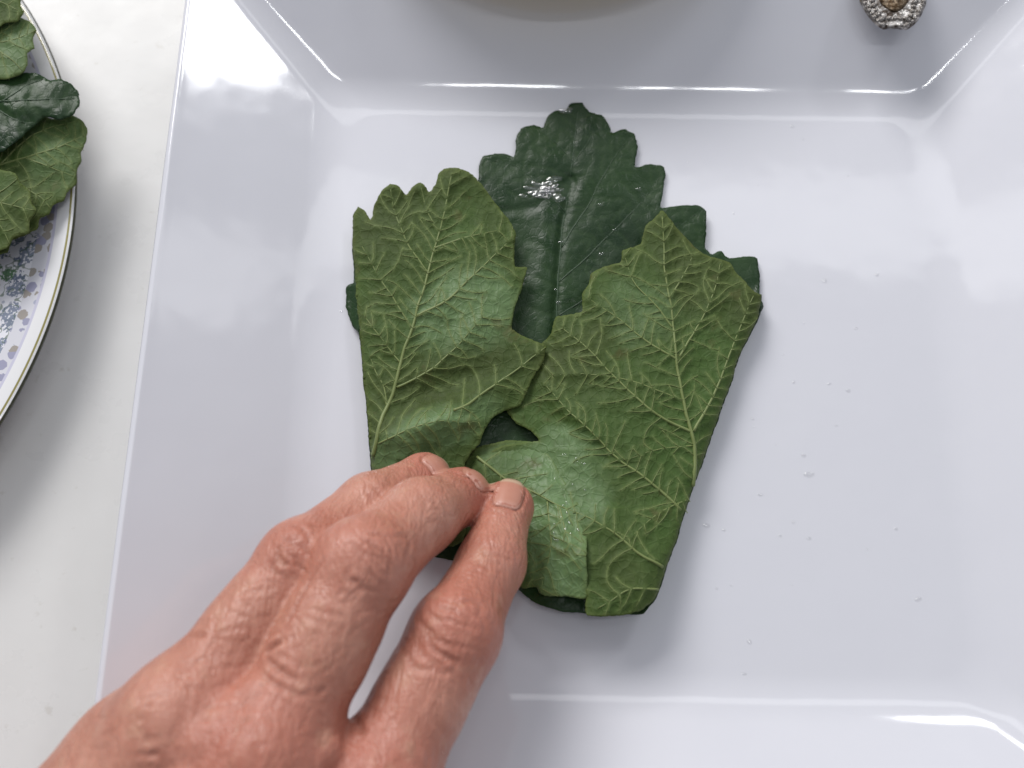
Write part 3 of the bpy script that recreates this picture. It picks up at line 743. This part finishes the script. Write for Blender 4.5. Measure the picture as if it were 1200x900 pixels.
def joint_creases(c, ang, half, n, span, depth, curve):
    """curved wrinkles across a finger joint; ang is the finger's direction in the picture, degrees"""
    a = math.radians(ang); ax = np.array([math.cos(a), -math.sin(a)]); cr = np.array([-ax[1], ax[0]])
    for i in range(n):
        t = (i/(n-1)-0.5)*2+R2.normal(0, 0.10); w = half*(1-0.40*abs(t))*R2.uniform(0.45, 1.0); sh = R2.normal(0, half*0.25); tl = R2.normal(0, 0.16)
        line = []; wob = R2.normal(0, 1.5, 9)
        for k_, q in enumerate(np.linspace(-1, 1, 9)):
            o = t*span+curve*t*(1-q*q)*span+wob[k_]+tl*q*w
            line.append(np.array(c)+ax*o+cr*(q*w+sh))
        add_crease(line, depth*R2.uniform(0.35, 1.2)*(1-0.3*abs(t)), R2.uniform(0.040, 0.062))
joint_creases((437, 655), 40, 44, 13, 27, 0.040, 0.7)
joint_creases((350, 640), 35, 32, 11, 22, 0.038, 0.6)
joint_creases((522, 742), 55, 44, 16, 38, 0.038, 0.4)
joint_creases((577, 655), 66, 27, 4, 10, 0.026, 0.4)
joint_creases((508, 590), 30, 30, 3, 8, 0.030, 0.4)
joint_creases((445, 580), 28, 20, 3, 8, 0.028, 0.4)
add_crease([(309, 768), (314, 762), (322, 756), (330, 750)], 0.10, 0.07)                # folds in the webs
add_crease([(311, 768), (318, 778), (332, 788), (350, 800)], 0.05, 0.06)
add_crease([(300, 782), (318, 800), (345, 812), (366, 822)], 0.035, 0.06)
add_crease([(203, 748), (222, 744), (243, 745)], 0.045, 0.06)
add_crease([(382, 650), (352, 700), (330, 745)], 0.04, 0.05)
add_crease([(408, 826), (420, 845), (430, 866)], 0.05, 0.07)
for i in range(150):                                             # short lines on the back of the hand and the fingers
    u = R2.uniform(90, 470); v = R2.uniform(690, 890)
    a = R2.normal(-0.15, 0.45); L = R2.uniform(14, 40)
    add_crease([(u-L*math.cos(a)/2, v-L*math.sin(a)/2), (u+R2.normal(0, 2), v+R2.normal(0, 2)), (u+L*math.cos(a)/2, v+L*math.sin(a)/2)], R2.uniform(0.006, 0.017), R2.uniform(0.04, 0.06))
for i in range(9):
    t = i/8; add_crease([(268+t*34+R2.normal(0, 2), 738-t*58), (300+t*24, 735-t*52), (332+t*20+R2.normal(0, 3), 728-t*52)], 0.022, 0.05)
for i in range(7):
    t = i/6; add_crease([(535+t*16, 700-t*34), (556+t*12, 706-t*32), (578+t*10, 716-t*34)], 0.016, 0.05)
hv2 = hv+NV*disp[:, None]
hme.vertices.foreach_set('co', (hv2*S).astype(np.float32).ravel()); hme.update()
red = np.zeros(len(hv))
for c, r in ((MID[1], 1.1), (RNG[1], 1.0), (IDX[1], 1.3), (IDX[3], 1.0), (MID[3], 1.1), (RNG[3], 0.9), (IDX[0], 2.0), (MID[0], 1.8), (IDX[2], 0.7)):
    red = np.maximum(red, np.exp(-(np.linalg.norm(hv-c, axis=1)/r)**2))
attr(hme, 'red', red); attr(hme, 'crease', np.clip(crease, 0, 1))
hand = link('person', hme, M_SKIN)
tag(hand, 'bare left hand reaching in from the lower left, fingertips pressing the folded leaf', 'person')

bvh2 = BVHTree.FromPolygons(hv2.tolist(), hf.tolist())
for a in NAILS:
    G, N, T = nail_grid(*a, bvh); na, nb = T.shape
    Q = np.abs(np.linspace(-1, 1, nb))[None, :]*np.ones((na, 1)); E_ = np.maximum(Q, np.clip((0.4-T)*2.5, 0, 1))
    G = G+N*(0.014*(1-E_**4)-0.020*E_**6+0.05*np.clip(T-0.8, 0, 1)/0.2)[..., None]
    F = [(i*nb+j, i*nb+j+1, (i+1)*nb+j+1, (i+1)*nb+j) for i in range(na-1) for j in range(nb-1)]
    me = mesh('fingernail', G.reshape(-1, 3), F); attr(me, 'along', T.ravel())
    o = link('fingernail', me, M_NAIL, hand)
    sm = o.modifiers.new('thick', 'SOLIDIFY'); sm.thickness = 0.03*S; sm.offset = -1

# ------------------------------------------------------------------ ornate spoon handle over the far rim, unseen bowl added beyond the plate
def spoon():
    e = empty('spoon', tuple(P(1046, 10, 1.7))); tag(e, 'ornate silver spoon handle with beaded end resting on the far rim', 'spoon')
    tip = P(1047, 35, 1.62); dirv = np.array([0.03, 1.0, 0.055]); dirv /= np.linalg.norm(dirv); sd = np.cross(dirv, (0, 0, 1)); sd /= np.linalg.norm(sd); nn = np.cross(sd, dirv)
    def half(s): return float(np.interp(s, [0, .03, .1, .22, .4, .75, 1.3, 2.2, 3.5, 6.5, 9.0, 9.6], [0.26, .34, .45, .58, .70, .86, .96, .62, .36, .26, .24, .22]))
    V = []; F = []; ss = list(np.r_[np.linspace(0, 1.6, 34), np.linspace(1.7, 9.6, 40)]); m = 13
    for s in ss:
        h = half(s)
        for j in range(m):
            q = (j/(m-1)-0.5)*2
            V.append(tip+dirv*s+sd*q*h+nn*(0.10*math.sqrt(max(0, 1-q*q))+0.05*(abs(q) > 0.78)-0.02*(s/3)))
    for i in range(len(ss)-1):
        for j in range(m-1): F.append((i*m+j, i*m+j+1, (i+1)*m+j+1, (i+1)*m+j))
    o = link('handle', mesh('handle', V, F), M_SILV, e); sm = o.modifiers.new('t', 'SOLIDIFY'); sm.thickness = 0.13*S; sm.offset = 0
    # oval bowl of the spoon far beyond the frame
    V = []; F = []; c = tip+dirv*12.0
    for i in range(9):
        for j in range(28):
            a = 2*math.pi*j/28; r = i/8
            V.append(c+dirv*2.8*r*math.cos(a)+sd*1.75*r*math.sin(a)-nn*0.55*(1-r*r)+nn*0.02)
    for i in range(8):
        for j in range(28): k = (j+1) % 28; F.append((i*28+j, i*28+k, (i+1)*28+k, (i+1)*28+j))
    o = link('spoon_bowl', mesh('spoon_bowl', V, F), M_SILV, e); sm = o.modifiers.new('t', 'SOLIDIFY'); sm.thickness = 0.12*S
    # raised brown panel and beads
    V = []; F = []
    for i, s in enumerate(np.linspace(0.46, 2.0, 14)):
        h = half(s)*0.55*math.sqrt(max(0.0, 1-((s-1.23)/0.80)**2))
        for j in range(7): q = (j/6-0.5)*2; V.append(tip+dirv*s+sd*q*h+nn*(0.175+0.035*(1-q*q)-0.02*(s/3)))
    for i in range(13):
        for j in range(6): F.append((i*7+j, i*7+j+1, (i+1)*7+j+1, (i+1)*7+j))
    o = link('panel', mesh('panel', V, F), M_SILD, e); sm = o.modifiers.new('t', 'SOLIDIFY'); sm.thickness = 0.06*S
    bm = bmesh.new(); bmesh.ops.create_icosphere(bm, subdivisions=2, radius=1.0); bme = bpy.data.meshes.new('bead'); bm.to_mesh(bme); bm.free(); bme.materials.append(M_SILV)
    bme.polygons.foreach_set('use_smooth', [True]*len(bme.polygons))
    r3 = np.random.default_rng(4)
    def bead(p, r):
        b = bpy.data.objects.new('bead', bme); C.objects.link(b); b.parent = e; b.matrix_parent_inverse = Matrix.Translation(-Vector(e.location))
        b.location = Vector(p)*S; b.scale = (r*S,)*3
    for side in (-1, 1):
        for s in np.arange(0.06, 1.7, 0.105):
            bead(tip+dirv*s+sd*side*max(half(s)-0.07, 0.02)+nn*(0.15-0.02*(s/3)), 0.062*r3.uniform(.8, 1.2))
        for s in np.arange(0.20, 1.7, 0.14):
            bead(tip+dirv*s+sd*side*max(half(s)*0.66, 0.02)+nn*(0.16-0.02*(s/3)), 0.075*r3.uniform(.7, 1.25))
    for q in np.linspace(-.3, .3, 5): bead(tip+dirv*0.24+sd*q+nn*0.17, 0.07)
spoon()

def bowl():  # out of view, added for its shade and brown tint on the far rim
    R = 6.9; e = empty('added_bowl', (1.3, 16.75, ZT)); tag(e, 'unseen bowl of filling, added beyond the square plate to shade and tint its rim', 'bowl')
    H = 3.45; prof = [(2.9, 0), (3.4, 0), (3.45, .35), (3.75, 1.2), (4.2, 2.05), (5.4, 2.5), (6.5, 3.1), (R, H-.1), (R-.06, H), (R-.25, H-.03), (6.3, 3.12), (5.1, 2.6), (3.8, 2.2), (1, 1.3)]
    o = link('vessel', lathe('vessel', prof, 96), bowl_mat(), e); o.matrix_parent_inverse = Matrix.Identity(4)
    V = []; F = []; n = 60
    for i in range(13):
        r = 5.9*i/12
        for j in range(n):
            a = 2*math.pi*j/n; x, y = r*math.cos(a), r*math.sin(a)
            V.append((x, y, 2.9+0.9*(1-(r/5.9)**2)+0.22*float(smooth_noise(np.array([x+20]), np.array([y+20]), 1.2, 9)[0])*(i < 12)))
    for i in range(12):
        for j in range(n): k = (j+1) % n; F.append((i*n+j, (i+1)*n+j, (i+1)*n+k, i*n+k))
    o = link('filling', mesh('filling', V, F), rice_mat(), e); o.matrix_parent_inverse = Matrix.Identity(4)
bowl()

# ------------------------------------------------------------------ water drops
def drops():
    r = np.random.default_rng(21); V = []; F = []
    def drop(p, rad, hgt, el=1.0, ang=0.0):
        k = len(V); rings, n = 4, 10
        ph = r.uniform(0, 6, 3)
        for i in range(rings):
            t = i/rings; rr = rad*math.cos(t*math.pi/2)**0.7; z = hgt*math.sin(t*math.pi/2)
            for j in range(n):
                a = 2*math.pi*j/n; w_ = 1+0.14*math.sin(2*a+ph[0])+0.08*math.sin(3*a+ph[1]); x, y = rr*w_*math.cos(a)*el, rr*w_*math.sin(a)
                V.append((p[0]+x*math.cos(ang)-y*math.sin(ang), p[1]+x*math.sin(ang)+y*math.cos(ang), p[2]+z-0.004))
        V.append((p[0], p[1], p[2]+hgt))
        for i in range(rings-1):
            for j in range(n): q = (j+1) % n; F.append((k+i*n+j, k+i*n+q, k+(i+1)*n+q, k+(i+1)*n+j))
        for j in range(n): q = (j+1) % n; F.append((k+(rings-1)*n+j, k+(rings-1)*n+q, k+rings*n))
    spots = [(942, 534, .10), (948, 556, .16), (930, 612, .09), (891, 580, .09), (828, 616, .14), (848, 621, .08), (914, 628, .08), (948, 631, .10), (930, 448, .09), (1003, 385, .08), (966, 329, .12), (1028, 322, .10),
             (928, 148, .10), (941, 163, .07), (806, 190, .06), (795, 118, .08), (808, 120, .06), (222, 460, .12), (255, 688, .10), (972, 450, .07), (994, 458, .09), (980, 499, .07), (882, 491, .07), (878, 752, .13), (1076, 702, .12), (400, 365, .07), (935, 120, .06),
             (872, 790, .08), (1050, 620, .08), (860, 250, .07), (1016, 644, .06), (840, 690, .07)]
    for u, v, rad in spots: drop(P(u, v, 0.0), rad*0.5, rad*0.28, r.uniform(1, 1.7), r.uniform(-.3, .3))
    for i in range(14): drop(P(r.uniform(800, 1010), r.uniform(200, 780), 0.0), r.uniform(.015, .03), 0.008, r.uniform(1, 1.5), 0)
    tag(link('water_drops', mesh('water_drops', V, F), M_WAT), 'tiny clear water drops scattered over the white plate', 'water drops', kind='stuff')
    V.clear(); F.clear()
    for u, v, s in [(628, 216, .10), (640, 222, .13), (650, 219, .08), (634, 230, .09), (662, 130, .10), (668, 128, .06), (657, 284, .05), (703, 240, .05), (705, 298, .06), (651, 340, .05), (654, 355, .05), (748, 222, .06), (720, 270, .04)]:
        z = float(z_base(np.array([float(u)]), np.array([float(v)]))[0]); drop(P(u, v, z+0.02), s, 0.05, r.uniform(1, 1.9), r.uniform(-.3, .3))
    for i in range(26):
        u, v = r.normal(637, 13), r.normal(223, 5.5); z = float(z_base(np.array([u]), np.array([v]))[0]); drop(P(u, v, z+0.02), r.uniform(.05, .12), 0.03, r.uniform(1.2, 2.2), r.uniform(-.3, .3))
    for i in range(40):
        u, v = r.uniform(648, 686), r.uniform(532, 640); z = float(z_low(np.array([u]), np.array([v]))[0]); drop(P(u, v, z+0.05), r.uniform(.02, .05), 0.03)
    tag(link('water_drops', mesh('leaf_drops', V, F), M_WAT), 'tiny clear water drops clinging to the folded leaf', 'water drops', kind='stuff')
drops()
